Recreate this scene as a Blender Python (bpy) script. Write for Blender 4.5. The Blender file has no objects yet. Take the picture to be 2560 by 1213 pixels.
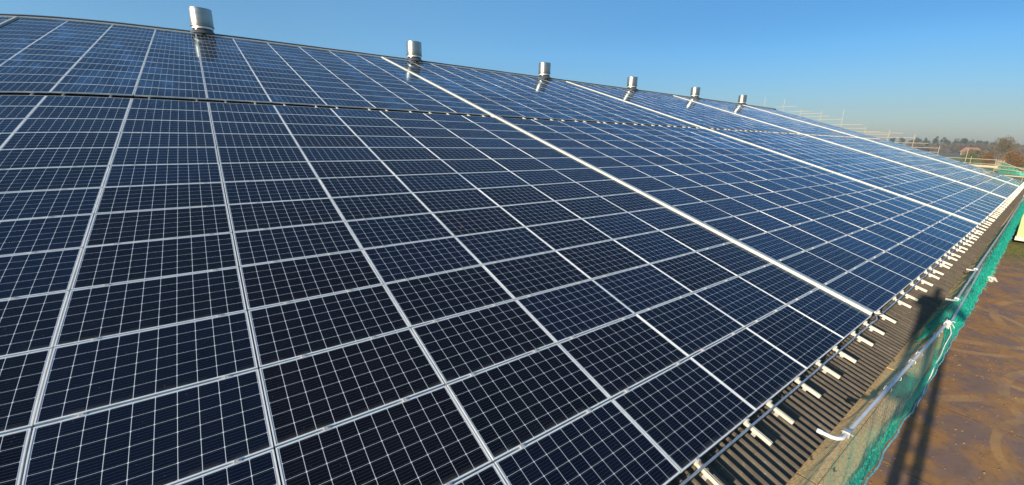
import bpy, math, random
import numpy as np
from mathutils import Matrix, Vector
random.seed(7)
rad = math.radians
# ------------------------------------------------------------------ camera, sky, sun, exposure
sc = bpy.context.scene
C = sc.collection
cd = bpy.data.cameras.new('camera'); cam = bpy.data.objects.new('camera', cd); C.objects.link(cam)
right = Vector((0.80811607, -0.58871986, 0.01890359)); down = Vector((-0.13279546, -0.213363, -0.96790578)); fwd = Vector((0.57385868, 0.7796699, -0.25060139))
CAM = Vector((-0.10052617, -15.18999273, 6.63376048))
m = Matrix.Identity(4)
for r in range(3):
    m[r][0] = right[r]; m[r][1] = -down[r]; m[r][2] = -fwd[r]; m[r][3] = CAM[r]
cam.matrix_world = m
cd.sensor_fit = 'HORIZONTAL'; cd.sensor_width = 36
cd.type = 'PANO'                      # the phone's wide lens, slight barrel distortion
cd.clip_start = 0.05; cd.clip_end = 8000
CC = cd if hasattr(cd, 'panorama_type') else cd.cycles
CC.panorama_type = 'FISHEYE_LENS_POLYNOMIAL'
CC.fisheye_fov = rad(180)
CC.fisheye_polynomial_k0 = 0.0
CC.fisheye_polynomial_k1 = -7.15072516e-02
CC.fisheye_polynomial_k2 = 3.30551071e-04
CC.fisheye_polynomial_k3 = 9.44962033e-05
CC.fisheye_polynomial_k4 = -2.77026073e-06
sc.camera = cam
SUN = Vector((-0.9664, -0.0801, 0.2442)).normalized()      # towards the sun
w = bpy.data.worlds.new('World'); sc.world = w; w.use_nodes = True
nt = w.node_tree; nt.nodes.clear()
sky = nt.nodes.new('ShaderNodeTexSky'); sky.sky_type = 'NISHITA'; sky.sun_disc = False
sky.sun_elevation = math.asin(SUN.z); sky.sun_rotation = math.atan2(SUN.x, SUN.y)
sky.altitude = 50; sky.air_density = 1.0; sky.dust_density = 0.6; sky.ozone_density = 2.5
bg = nt.nodes.new('ShaderNodeBackground'); bg.inputs['Strength'].default_value = 0.12
wo = nt.nodes.new('ShaderNodeOutputWorld'); tc = nt.nodes.new('ShaderNodeTexCoord'); sx_ = nt.nodes.new('ShaderNodeSeparateXYZ'); nt.links.new(tc.outputs['Generated'], sx_.inputs[0])
cr = nt.nodes.new('ShaderNodeValToRGB'); nt.links.new(sx_.outputs[2], cr.inputs[0])     # winter haze layer low in the sky
cr.color_ramp.elements[0].position = 0.0; cr.color_ramp.elements[0].color = (.40, .41, .54, 1)
cr.color_ramp.elements[1].position = .45; cr.color_ramp.elements[1].color = (.76, 1.12, 1.24, 1)
e_ = cr.color_ramp.elements.new(.07); e_.color = (.46, .52, .61, 1); e_ = cr.color_ramp.elements.new(.18); e_.color = (.60, .86, 1.02, 1)
mx = nt.nodes.new('ShaderNodeMix'); mx.data_type = 'RGBA'; mx.blend_type = 'MULTIPLY'; mx.inputs[0].default_value = 1; nt.links.new(sky.outputs[0], mx.inputs[6]); nt.links.new(cr.outputs[0], mx.inputs[7])
def smap(sock, a, b_):
    q = nt.nodes.new('ShaderNodeMapRange'); q.interpolation_type = 'SMOOTHSTEP'; nt.links.new(sock, q.inputs[0]); q.inputs[1].default_value = a; q.inputs[2].default_value = b_; return q.outputs[0]
ml = nt.nodes.new('ShaderNodeMath'); ml.operation = 'MULTIPLY'; nt.links.new(smap(sx_.outputs[0], .2, 1.05), ml.inputs[0]); nt.links.new(smap(sx_.outputs[2], .0, .24), ml.inputs[1])
mx2 = nt.nodes.new('ShaderNodeMix'); mx2.data_type = 'RGBA'; mx2.blend_type = 'MULTIPLY'; nt.links.new(ml.outputs[0], mx2.inputs[0]); nt.links.new(mx.outputs[2], mx2.inputs[6]); mx2.inputs[7].default_value = (.45, .59, .69, 1)   # deeper blue away from the sun
nt.links.new(mx2.outputs[2], bg.inputs[0]); nt.links.new(bg.outputs[0], wo.inputs[0])
sl = bpy.data.lights.new('sun', 'SUN'); sl.energy = 5.0; sl.angle = rad(0.55); sl.color = (1.0, 0.85, 0.64)
so = bpy.data.objects.new('sun', sl); C.objects.link(so); so.rotation_euler = SUN.to_track_quat('Z', 'Y').to_euler()
vs = sc.view_settings; vs.view_transform = 'Standard'; vs.look = 'None'; vs.gamma = 1; vs.use_curve_mapping = False
vs.exposure = 0.6

# ------------------------------------------------------------------ helpers
PITCH = rad(17); CP, SP = math.cos(PITCH), math.sin(PITCH); Z0 = 7.5
def RW(u, v, n=0.0): return Vector((u, v*CP - n*SP, v*SP + n*CP + Z0))
PW = 1.675; PH = 1.00937; SG = 0.2806; GAP = 0.3886; UP = 14.1408

class MB:
    def __init__(s): s.v = []; s.f = []; s.mi = []; s.uv = []
    def face(s, idx, m=0, uv=None): s.f.append(idx); s.mi.append(m); s.uv.append(uv)
    def quad(s, a, b, c, d, m=0, uv=None):
        n = len(s.v); s.v += [tuple(a), tuple(b), tuple(c), tuple(d)]; s.face((n, n+1, n+2, n+3), m, uv)
    def hexa(s, p, m=0):                       # 8 corners: bottom 4 ccw, top 4 ccw
        n = len(s.v); s.v += [tuple(q) for q in p]
        for q in ((3,2,1,0),(4,5,6,7),(0,1,5,4),(1,2,6,5),(2,3,7,6),(3,0,4,7)): s.face(tuple(n+k for k in q), m)
    def box(s, x0, x1, y0, y1, z0, z1, m=0, T=None):
        p = [(x0,y0,z0),(x1,y0,z0),(x1,y1,z0),(x0,y1,z0),(x0,y0,z1),(x1,y0,z1),(x1,y1,z1),(x0,y1,z1)]
        if T: p = [T(*q) for q in p]
        s.hexa(p, m)
    def tube(s, pts, r, seg=8, m=0, cap=True):
        pts = [Vector(p) for p in pts]; n0 = len(s.v); k = len(pts)
        rr = r if isinstance(r, (list, tuple)) else [r]*k
        ref = None
        for i, p in enumerate(pts):
            t = (pts[min(i+1, k-1)] - pts[max(i-1, 0)])
            if t.length < 1e-9: t = Vector((0,0,1))
            t.normalize()
            if ref is None: ref = t.orthogonal().normalized()
            a = (ref - t*ref.dot(t))
            a = a.normalized() if a.length > 1e-6 else t.orthogonal().normalized()
            ref = a; b = t.cross(a)
            for j in range(seg):
                an = 2*math.pi*j/seg; s.v.append(tuple(p + (a*math.cos(an) + b*math.sin(an))*rr[i]))
        for i in range(k-1):
            for j in range(seg):
                j2 = (j+1) % seg; s.face((n0+i*seg+j, n0+i*seg+j2, n0+(i+1)*seg+j2, n0+(i+1)*seg+j), m)
        if cap:
            s.face(tuple(n0+j for j in reversed(range(seg))), m); s.face(tuple(n0+(k-1)*seg+j for j in range(seg)), m)
    def lathe(s, c, prof, seg=40, m=0):        # prof: (r, z)
        n0 = len(s.v); c = Vector(c)
        for r, z in prof:
            for j in range(seg):
                a = 2*math.pi*j/seg; s.v.append((c.x + r*math.cos(a), c.y + r*math.sin(a), c.z + z))
        for i in range(len(prof)-1):
            for j in range(seg):
                j2 = (j+1) % seg; s.face((n0+i*seg+j, n0+i*seg+j2, n0+(i+1)*seg+j2, n0+(i+1)*seg+j), m)
    def mesh(s, name, mats, smooth=False, sharp=35):
        me = bpy.data.meshes.new(name); me.from_pydata(s.v, [], s.f)
        for q in mats: me.materials.append(q)
        me.polygons.foreach_set('material_index', s.mi)
        if any(u is not None for u in s.uv):
            uvl = me.uv_layers.new(name='UVMap'); dat = np.zeros(len(me.loops)*2, dtype=np.float32); li = 0
            for f, u in zip(s.f, s.uv):
                if u is not None: dat[li*2:(li+len(f))*2] = np.array(u, dtype=np.float32).ravel()
                li += len(f)
            uvl.data.foreach_set('uv', dat)
        if smooth: me.polygons.foreach_set('use_smooth', [True]*len(me.polygons))
        me.update()
        if smooth: me.set_sharp_from_angle(angle=rad(sharp))
        return me
def link(name, me, parent=None, loc=None, rot=None):
    o = bpy.data.objects.new(name, me); C.objects.link(o)
    if parent: o.parent = parent
    if loc is not None: o.location = loc
    if rot is not None: o.rotation_euler = rot
    return o
def tag(o, label, cat, group=None, kind=None):
    o['label'] = label; o['category'] = cat
    if group: o['group'] = group
    if kind: o['kind'] = kind
    return o
def empty(name, loc, rot=(0,0,0)):
    o = bpy.data.objects.new(name, None); C.objects.link(o); o.location = loc; o.rotation_euler = rot; o.empty_display_size = .1; return o
def struct(name, me): o = link(name, me); o['kind'] = 'structure'; return o
ORD = ['zeroth','first','second','third','fourth','fifth','sixth','seventh','eighth','ninth','tenth','eleventh','twelfth','thirteenth','fourteenth','fifteenth','sixteenth','seventeenth','eighteenth','nineteenth','twentieth']

# ---- node helpers
class N:
    def __init__(s, name):
        s.m = bpy.data.materials.new(name); s.m.use_nodes = True; s.t = s.m.node_tree; s.t.nodes.clear()
        s.out = s.t.nodes.new('ShaderNodeOutputMaterial'); s.b = s.t.nodes.new('ShaderNodeBsdfPrincipled'); s.t.links.new(s.b.outputs[0], s.out.inputs[0])
    def put(s, sock, val):
        if isinstance(val, bpy.types.NodeSocket): s.t.links.new(val, sock)
        elif val is not None:
            if isinstance(val, (tuple, list)) and len(val) == 3 and sock.type == 'RGBA': val = (*val, 1)
            sock.default_value = val
    def set(s, **k):
        for a, v in k.items(): s.put(s.b.inputs[a.replace('_', ' ')], v)
        return s
    def math(s, op, a, b=0.0, c=0.0):
        n = s.t.nodes.new('ShaderNodeMath'); n.operation = op; s.put(n.inputs[0], a); s.put(n.inputs[1], b); s.put(n.inputs[2], c); return n.outputs[0]
    def mix(s, f, a, b):
        n = s.t.nodes.new('ShaderNodeMix'); n.data_type = 'RGBA'; s.put(n.inputs[0], f); s.put(n.inputs[6], a); s.put(n.inputs[7], b); return n.outputs[2]
    def noise(s, scale, detail=3, vec=None, rough=.5, dist=0.0):
        n = s.t.nodes.new('ShaderNodeTexNoise'); n.inputs['Scale'].default_value = scale; n.inputs['Detail'].default_value = detail; n.inputs['Roughness'].default_value = rough; n.inputs['Distortion'].default_value = dist
        if vec is not None: s.t.links.new(vec, n.inputs['Vector'])
        return n.outputs[0]
    def ramp(s, f, a, b):                       # smooth step a..b -> 0..1
        n = s.t.nodes.new('ShaderNodeMapRange'); n.interpolation_type = 'SMOOTHSTEP'; s.put(n.inputs[0], f); n.inputs[1].default_value = a; n.inputs[2].default_value = b; return n.outputs[0]
    def pos(s): return s.t.nodes.new('ShaderNodeNewGeometry').outputs['Position']
    def obj(s): return s.t.nodes.new('ShaderNodeTexCoord').outputs['Object']
    def uv(s): return s.t.nodes.new('ShaderNodeTexCoord').outputs['UV']
    def xyz(s, v):
        n = s.t.nodes.new('ShaderNodeSeparateXYZ'); s.t.links.new(v, n.inputs[0]); return n.outputs
    def vec(s, x, y, z=0.0):
        n = s.t.nodes.new('ShaderNodeCombineXYZ'); s.put(n.inputs[0], x); s.put(n.inputs[1], y); s.put(n.inputs[2], z); return n.outputs[0]
    def bump(s, h, st=.3, d=.01):
        n = s.t.nodes.new('ShaderNodeBump'); n.inputs['Strength'].default_value = st; n.inputs['Distance'].default_value = d; s.put(n.inputs['Height'], h); s.t.links.new(n.outputs[0], s.b.inputs['Normal'])
def simple(name, col, rough=.6, metal=0.0, var=.25, scale=6.0, col2=None, bump=0.0, spec=None):
    n = N(name); c2 = col2 or tuple(x*(1-var) for x in col)
    f = n.noise(scale, 5, n.obj()); n.set(Base_Color=n.mix(n.ramp(f, .3, .7), col, c2), Roughness=rough, Metallic=metal)
    if bump: n.bump(n.noise(scale*4, 4, n.obj()), bump, .01)
    return n.m

# ------------------------------------------------------------------ materials
def cell_material():
    n = N('solar_cells'); X = n.xyz(n.uv()); x, y = X[0], X[1]
    cw, ch = (1.660-.046)/10, (.989-.034)/6
    def near(t, org, size):
        a = n.math('DIVIDE', n.math('SUBTRACT', t, org), size)
        fr = n.math('ABSOLUTE', n.math('SUBTRACT', n.math('FRACT', n.math('ADD', a, .5)), .5))
        return n.math('MULTIPLY', fr, size), a
    dx, ax = near(x, .023, cw); dy, ay = near(y, .017, ch)
    line = n.math('MAXIMUM', n.math('LESS_THAN', dx, .0021), n.math('LESS_THAN', dy, .0014))
    dia = n.math('LESS_THAN', n.math('ADD', dx, dy), .0105)
    out = n.math('MAXIMUM', n.math('MAXIMUM', n.math('LESS_THAN', ax, 0), n.math('GREATER_THAN', ax, 10)), n.math('MAXIMUM', n.math('LESS_THAN', ay, 0), n.math('GREATER_THAN', ay, 6)))
    white = n.math('MAXIMUM', n.math('MAXIMUM', line, dia), out)
    db, ab = near(y, .017+ch/10, ch/5)
    bus = n.math('MULTIPLY', n.math('LESS_THAN', db, .0008), .5)
    P = n.pos(); pz = n.xyz(P)
    # cell to cell and panel to panel colour differences
    wn = n.t.nodes.new('ShaderNodeTexWhiteNoise'); wn.noise_dimensions = '3D'
    oi = n.xyz(P)
    n.t.links.new(n.vec(n.math('FLOOR', ax), n.math('FLOOR', ay), n.math('FLOOR', n.math('DIVIDE', oi[0], PW))), wn.inputs['Vector'])
    k_ = n.math('MAXIMUM', 0.0, n.math('ADD', n.math('FLOOR', n.math('DIVIDE', n.math('SUBTRACT', oi[0], 10.05), 17.03)), 1.0))
    pi_ = n.math('FLOOR', n.math('DIVIDE', n.math('SUBTRACT', oi[0], n.math('MULTIPLY', k_, SG)), PW))
    vv = n.math('DIVIDE', oi[1], CP); up_ = n.math('GREATER_THAN', vv, .2)
    pj_ = n.math('FLOOR', n.math('DIVIDE', n.math('SUBTRACT', vv, n.math('MULTIPLY', up_, GAP)), PH))
    wp = n.t.nodes.new('ShaderNodeTexWhiteNoise'); wp.noise_dimensions = '2D'; n.t.links.new(n.vec(pi_, n.math('ADD', pj_, n.math('MULTIPLY', up_, 40.0))), wp.inputs['Vector'])
    pv = wp.outputs['Value']
    cell = n.mix(wn.outputs['Value'], (.0013, .0018, .0045), (.0026, .0038, .0090))
    cell = n.mix(n.ramp(pv, .55, 1.0), cell, (.0020, .0055, .0170))
    cell = n.mix(n.ramp(pv, .35, .0), cell, (.0022, .0022, .0050))
    cell = n.mix(bus, cell, (.16, .17, .19))
    col = n.mix(white, cell, n.mix(out, (.72, .74, .75), (.34, .38, .44)))
    # thin film of dew and dust, dried in streaks down the slope
    sv = n.vec(n.math('MULTIPLY', oi[0], .9), n.math('MULTIPLY', oi[1], .22), 0.0)
    s1 = n.ramp(n.noise(1.0, 3, sv, .5, .6), .50, .70)
    s2 = n.noise(3.2, 3, n.vec(oi[0], n.math('MULTIPLY', oi[1], .6), 3.0))
    reg = n.ramp(n.math('ADD', oi[1], n.math('MULTIPLY', n.math('MAXIMUM', n.math('SUBTRACT', oi[0], 9.0), 0.0), .45)), -3.0, 3.0)
    dew = n.math('MULTIPLY', n.math('MULTIPLY', s1, n.ramp(s2, .32, .66)), reg)
    dust = n.math('MULTIPLY', n.noise(2.2, 6, P, .65), .018)
    col = n.mix(n.math('MULTIPLY', dew, .22), col, (.11, .26, .48))  # blue sky sheen of the film put into the base colour
    col = n.mix(dust, col, (.30, .29, .27))
    low_ = n.math('MULTIPLY', n.math('SUBTRACT', 1.0, n.ramp(y, .015, .075)), n.ramp(n.noise(4, 4, P), .35, .65))      # dirt washed down to the lower frame edge
    col = n.mix(n.math('MULTIPLY', low_, .16), col, (.30, .26, .20))
    sp = n.t.nodes.new('ShaderNodeTexVoronoi'); sp.inputs['Scale'].default_value = 22; n.t.links.new(P, sp.inputs['Vector'])
    speck = n.math('MULTIPLY', n.math('LESS_THAN', sp.outputs['Distance'], .055), n.math('GREATER_THAN', n.noise(5, 2, P), .56))
    col = n.mix(n.math('MULTIPLY', speck, .5), col, (.45, .44, .42))
    n.set(Base_Color=col, Roughness=.6)
    n.b.inputs['Specular IOR Level'].default_value = 0.0
    # textured anti-reflective glass: only part of the sky comes back off it
    gl = n.t.nodes.new('ShaderNodeBsdfGlossy'); n.put(gl.inputs['Roughness'], n.math('ADD', .055, n.math('MULTIPLY', dew, .16))); gl.inputs['Color'].default_value = (.62, .82, 1, 1)
    fr = n.t.nodes.new('ShaderNodeFresnel'); fr.inputs['IOR'].default_value = 1.40
    bp = n.t.nodes.new('ShaderNodeBump'); bp.inputs['Strength'].default_value = .05; bp.inputs['Distance'].default_value = .02; n.put(bp.inputs['Height'], n.noise(1.3, 2, P)); n.t.links.new(bp.outputs[0], gl.inputs['Normal'])
    fac = n.math('MULTIPLY', fr.outputs[0], n.math('ADD', n.math('ADD', .60, n.math('MULTIPLY', pv, .14)), n.math('MULTIPLY', dew, .50)))
    ms = n.t.nodes.new('ShaderNodeMixShader'); n.put(ms.inputs[0], fac); n.t.links.new(n.b.outputs[0], ms.inputs[1]); n.t.links.new(gl.outputs[0], ms.inputs[2]); n.t.links.new(ms.outputs[0], n.out.inputs[0])
    return n.m
M_cell = cell_material()
def alu(name, base, rough, metal=.65, streak=False):
    n = N(name); f = n.noise(9, 4, n.pos()); n.set(Base_Color=n.mix(n.ramp(f, .3, .75), base, tuple(c*.86 for c in base)), Roughness=n.math('ADD', rough, n.math('MULTIPLY', f, .12)), Metallic=metal); return n.m
M_frame = alu('anodised_frame', (.92, .90, .85), .5, .05)
M_rail = alu('mill_aluminium', (.66, .615, .52), .45, .2)
M_clamp = alu('clamp_metal', (.62, .60, .56), .35, .5)
M_tray = alu('pale_tray_metal', (.60, .575, .51), .5, .10)
def galv():
    n = N('galvanised_cowl'); X = n.xyz(n.obj()); st = n.noise(3, 4, n.vec(n.math('MULTIPLY', X[0], 3), n.math('MULTIPLY', X[1], 3), n.math('MULTIPLY', X[2], .4)))
    tint = n.math('MULTIPLY', n.math('SUBTRACT', 1.0, n.ramp(n.math('ADD', X[2], n.math('MULTIPLY', st, .3)), .62, .95)), .75)
    c = n.mix(st, (.30, .295, .28), (.46, .45, .42)); c = n.mix(tint, c, (.36, .27, .16))
    n.set(Base_Color=c, Metallic=.95, Roughness=n.math('ADD', .27, n.math('MULTIPLY', st, .2))); return n.m
M_galv = galv()
M_pipe = simple('black_stack_pipe', (.022, .022, .024), .22, 0.0, .3)
M_collar = alu('collar_metal', (.72, .71, .68), .35, .6)
def roof_mat():
    n = N('fibre_cement'); P = n.pos(); X = n.xyz(P)
    f = n.noise(2.0, 6, n.vec(n.math('MULTIPLY', X[0], 3), n.math('MULTIPLY', X[1], .8), 0), .6)
    c = n.mix(n.ramp(f, .3, .7), (.115, .092, .066), (.062, .050, .037))
    c = n.mix(n.ramp(n.noise(26, 4, P), .58, .78), c, (.19, .165, .13))
    c = n.mix(n.math('MULTIPLY', n.ramp(n.noise(7, 4, P), .62, .74), .7), c, (.045, .040, .030))
    n.set(Base_Color=c, Roughness=.85); n.bump(n.noise(60, 4, P), .35, .004); return n.m
M_roof = roof_mat()
M_ridge = simple('ridge_cement', (.035, .032, .030), .85, 0, .4, 3)
M_wall = simple('barn_boarding', (.14, .11, .08), .85, 0, .4, 2, bump=.2)
M_tube = alu('galvanised_tube', (.60, .60, .59), .5, .25)
def wood(name, a, b, sc_=1.0):
    n = N(name); X = n.xyz(n.obj()); g = n.noise(3*sc_, 6, n.vec(n.math('MULTIPLY', X[0], .6), n.math('MULTIPLY', X[1], 14), X[2]), .6)
    c = n.mix(n.ramp(g, .3, .7), a, b)
    k = n.noise(2.6, 3, n.vec(n.math('MULTIPLY', X[0], 1.4), n.math('MULTIPLY', X[1], 3.0), 0))
    c = n.mix(n.math('MULTIPLY', n.ramp(k, .66, .72), .8), c, (.06, .045, .03))
    n.set(Base_Color=c, Roughness=.8); n.bump(g, .2, .004); return n.m
M_board = wood('scaffold_board', (.84, .60, .31), (.72, .48, .22))
def net_mat(name, a, b, rough=.5):
    n = N(name); n.set(Base_Color=n.mix(n.noise(9, 3, n.pos()), a, b), Roughness=rough); return n.m
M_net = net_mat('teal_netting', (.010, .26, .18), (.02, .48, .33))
M_net_shaded = net_mat('teal_netting_shaded', (.006, .035, .022), (.012, .10, .06))  # same net for the inner side, its backlit shade put into the colour
M_edge = net_mat('pale_blue_rope', (.10, .40, .48), (.22, .55, .62))
M_rope = simple('white_cord', (.72, .71, .66), .7, 0, .15, 20)
M_white = simple('white_plastic', (.80, .79, .76), .4, 0, .1, 3)
M_black = simple('black_cable', (.02, .02, .022), .5)

# ------------------------------------------------------------------ ground, yard, fields
def ground_mats():
    n = N('grassland'); P = n.pos(); c = n.mix(n.ramp(n.noise(.02, 5, P), .35, .65), (.15, .25, .045), (.20, .22, .06)); c = n.mix(n.ramp(n.noise(1.5, 5, P), .4, .7), c, (.07, .10, .03))
    n.set(Base_Color=c, Roughness=.95); g = n.m
    n = N('ploughed_earth'); P = n.pos(); c = n.mix(n.noise(.05, 5, P), (.12, .085, .055), (.17, .12, .08)); n.set(Base_Color=c, Roughness=.95); pl = n.m
    n = N('muddy_concrete'); P = n.pos(); X = n.xyz(P)
    a = n.noise(.9, 6, P, .6, .0); b = n.noise(4.0, 6, P, .65); fine = n.noise(40, 4, P, .7)
    c = n.mix(n.ramp(a, .38, .62), (.44, .225, .080), (.25, .165, .135))
    c = n.mix(n.math('MULTIPLY', n.ramp(b, .45, .72), .6), c, (.19, .115, .070))
    c = n.mix(n.math('MULTIPLY', n.ramp(fine, .5, .75), .5), c, (.27, .17, .085))
    # tyre tracks: arcs of dried mud
    def arc(cx, cy, r, wd, lug):
        dx = n.math('SUBTRACT', X[0], cx); dy = n.math('SUBTRACT', X[1], cy)
        d = n.math('SQRT', n.math('ADD', n.math('MULTIPLY', dx, dx), n.math('MULTIPLY', dy, dy)))
        d = n.math('ADD', d, n.math('MULTIPLY', n.math('SUBTRACT', b, .5), .12))
        e = n.math('SUBTRACT', 1.0, n.ramp(n.math('ABSOLUTE', n.math('SUBTRACT', d, r)), wd*.75, wd))
        an = n.math('ARCTAN2', dy, dx)
        lg = n.math('SINE', n.math('ADD', n.math('MULTIPLY', an, lug), n.math('MULTIPLY', n.math('ABSOLUTE', n.math('SUBTRACT', d, r)), 22)))
        return n.math('MULTIPLY', e, n.math('ADD', .62, n.math('MULTIPLY', lg, .13)))
    t = None
    for cx, cy, r, wd, lug in ((17.5, -19.2, 3.55, .16, 160), (10.0, -22.0, 9.0, .17, 400), (22.5, -13.0, 3.4, .15, 150), (30.0, -9.0, 10.9, .2, 480), (14.0, -18.5, 2.75, .12, 130), (26.0, -20.0, 5.2, .18, 240), (9.5, -15.2, 8.2, .15, 380)):
        q = arc(cx, cy, r, wd, lug); t = q if t is None else n.math('MAXIMUM', t, q)
    t = n.math('MULTIPLY', t, n.ramp(n.noise(.7, 4, P), .35, .6))
    c = n.mix(n.math('MULTIPLY', t, .85), c, (.60, .35, .13))
    # slab joints every 3.75 m and the narrow slots beside the wall
    jx = n.math('MULTIPLY', n.math('ABSOLUTE', n.math('SUBTRACT', n.math('FRACT', n.math('ADD', n.math('DIVIDE', n.math('SUBTRACT', X[0], 10.75), 3.75), .5)), .5)), 3.75)
    j = n.math('LESS_THAN', n.math('ADD', jx, n.math('MULTIPLY', b, .02)), .022)
    c = n.mix(n.math('MULTIPLY', j, .8), c, n.mix(n.ramp(n.noise(1.1, 2, P), .45, .5), (.03, .022, .015), (.34, .22, .09)))
    jd = n.math('MULTIPLY', n.math('ABSOLUTE', n.math('SUBTRACT', n.math('FRACT', n.math('ADD', n.math('DIVIDE', n.math('SUBTRACT', X[0], 10.78), 1.25), .5)), .5)), 1.25)
    s = n.math('MULTIPLY', n.math('LESS_THAN', jd, .022), n.math('LESS_THAN', n.math('ABSOLUTE', n.math('ADD', X[1], 14.22)), .11))
    c = n.mix(s, c, (.46, .29, .08))
    moss = n.math('MULTIPLY', n.ramp(n.math('ADD', X[0], n.math('MULTIPLY', a, 14)), 42, 50), n.ramp(b, .35, .6))
    c = n.mix(moss, c, (.10, .13, .03))
    wet = n.ramp(n.noise(1.6, 5, P), .5, .62)
    n.set(Base_Color=c, Roughness=n.math('SUBTRACT', .9, n.math('MULTIPLY', wet, .22)))
    h = n.math('ADD', n.math('MULTIPLY', b, .6), n.math('ADD', n.math('MULTIPLY', fine, .3), n.math('MULTIPLY', t, .4))); n.bump(h, .35, .008)
    return g, pl, n.m
M_grass, M_plough, M_yard = ground_mats()
b = MB(); b.quad((-400,-1500,0),(1590,-1500,0),(1590,2500,0),(-400,2500,0)); struct('ground', b.mesh('ground', [M_grass]))
b = MB(); b.quad((-60,-70,.004),(47,-70,.004),(47,-8,.004),(-60,-8,.004)); struct('yard', b.mesh('yard', [M_yard]))
b = MB(); b.quad((470,-600,.01),(1400,-600,.01),(1400,900,.01),(470,900,.01)); struct('field', b.mesh('field', [M_plough]))

# ------------------------------------------------------------------ barn
U0, U1, VE, VR = -14.0, 72.2, -14.79, 15.05
def corrugated(u0, u1, v0, v1, flip=False):
    b = MB(); pit = .146; k = 10; nu = int((u1-u0)/pit*k); vs_ = [v0, v0+.6, v0+3, -4, 0.2, 8, v1]
    yr = VR*CP
    for v in vs_:
        for i in range(nu+1):
            u = u0 + i*pit/k; n_ = -.145 + .033*math.cos(2*math.pi*i/k)
            p = RW(u, v, n_)
            if flip: p = Vector((p.x, 2*yr - p.y, p.z - .002))
            b.v.append(tuple(p))
    for a in range(len(vs_)-1):
        for i in range(nu): b.face((a*(nu+1)+i, a*(nu+1)+i+1, (a+1)*(nu+1)+i+1, (a+1)*(nu+1)+i))
    if not flip:                                             # sheet thickness at the eaves
        n0 = len(b.v)
        for i in range(nu+1): q = b.v[i]; b.v.append((q[0], q[1]+.001, q[2]-.007))
        for i in range(nu): b.face((n0+i, n0+i+1, i+1, i))
    return b.mesh('roof_sheet', [M_roof], smooth=True)
barn = empty('barn', (30, 0, 0)); tag(barn, 'long low barn with brown corrugated roof carrying the solar panels', 'barn')
def child(name, me, par):
    o = link(name, me, par); o.matrix_parent_inverse = par.matrix_basis.inverted(); o.parent = par
    o.matrix_parent_inverse = Matrix.Translation(-Vector(par.location)); return o
child('roof_sheet', corrugated(U0, U1, VE, VR), barn)
child('roof_sheet', corrugated(U0, U1, VE, VR, True), barn)
b = MB(); nseg = 60                                          # ridge capping in overlapping lengths
for i in range(nseg):
    a0 = U0 + (U1-U0)*i/nseg; a1 = U0 + (U1-U0)*(i+1)/nseg + .05; dz = .004*(i % 2)
    yr = VR*CP; zr = VR*SP + Z0
    pr = [(-.36,-.17),(-.34,-.02),(-.10,.05+dz),(0,.075+dz),(.10,.05+dz),(.34,-.02),(.36,-.17)]
    for (y0,z0),(y1,z1) in zip(pr[:-1], pr[1:]): b.quad((a0,yr+y0,zr+z0),(a1,yr+y0,zr+z0),(a1,yr+y1,zr+z1),(a0,yr+y1,zr+z1))
child('ridge_cap', b.mesh('ridge_cap', [M_ridge]), barn)
b = MB(); yw = -13.55; zt = 2.95; yr = VR*CP
b.box(U0+.3, U1-.3, yw-.1, yw, 0, zt); b.box(U0+.3, U1-.3, 2*yr-yw, 2*yr-yw+.1, 0, zt)
for x in (U0+.3, U1-.4):
    n0 = len(b.v); zr = VR*SP+Z0-.25
    for xx in (x, x+.1): b.v += [(xx,yw,0),(xx,2*yr-yw,0),(xx,2*yr-yw,zt),(xx,yr,zr),(xx,yw,zt)]
    b.face(tuple(n0+k for k in (4,3,2,1,0))); b.face(tuple(n0+5+k for k in range(5)))
child('wall', b.mesh('wall', [M_wall]), barn)
b = MB(); 
for s in (1, -1):                                            # barge board on the far gable
    p = [RW(U1-.02, VE, -.11), RW(U1+.06, VE, -.11), RW(U1+.06, VR, -.11), RW(U1-.02, VR, -.11)]
    q = [Vector(x) + Vector((0,0,.06)) for x in p]
    P8 = p + q
    if s < 0: P8 = [Vector((x.x, 2*yr - x.y, x.z)) for x in P8]; P8 = [P8[k] for k in (3,2,1,0,7,6,5,4)]
    b.hexa(P8)
child('barge_board', b.mesh('barge_board', [M_ridge]), barn)

# ------------------------------------------------------------------ solar panels
LW, LH = 1.660, .989
def panel_meshes():
    b = MB(); T = None; l = .0125; d = .035
    # frame, origin at panel centre, top lip at z=0
    x0,x1,y0,y1 = -LW/2, LW/2, -LH/2, LH/2
    o = [(x0,y0),(x1,y0),(x1,y1),(x0,y1)]; i_ = [(x0+l,y0+l),(x1-l,y0+l),(x1-l,y1-l),(x0+l,y1-l)]
    n0 = 0
    for z in (0,): b.v += [(x,y,z) for x,y in o] + [(x,y,z) for x,y in i_]
    b.v += [(x,y,-d) for x,y in o] + [(x,y,-.003) for x,y in i_]
    for k in range(4):
        k2 = (k+1) % 4
        b.face((k,k2,4+k2,4+k)); b.face((8+k,8+k2,k2,k)); b.face((4+k,4+k2,12+k2,12+k))
    f = b.mesh('frame', [M_frame])
    g = MB(); a = l-.001
    g.quad((x0+a,y0+a,-.002),(x1-a,y0+a,-.002),(x1-a,y1-a,-.002),(x0+a,y1-a,-.002),0,[(a,a),(LW-a,a),(LW-a,LH-a),(a,LH-a)])
    g.quad((x0+a,y1-a,-.008),(x1-a,y1-a,-.008),(x1-a,y0+a,-.008),(x0+a,y0+a,-.008),1,[(0,0)]*4)
    return f, g.mesh('glass_face', [M_cell, M_white])
FR, GL = panel_meshes()
def clamp_mesh():
    b = MB(); b.box(-.028,.028,-.018,.018,-.03,.004); b.lathe((0,0,.004), [(.0001,.007),(.0075,.007),(.0075,0)], 8); return b.mesh('mid_clamp', [M_clamp])
CLM = clamp_mesh()
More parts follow.
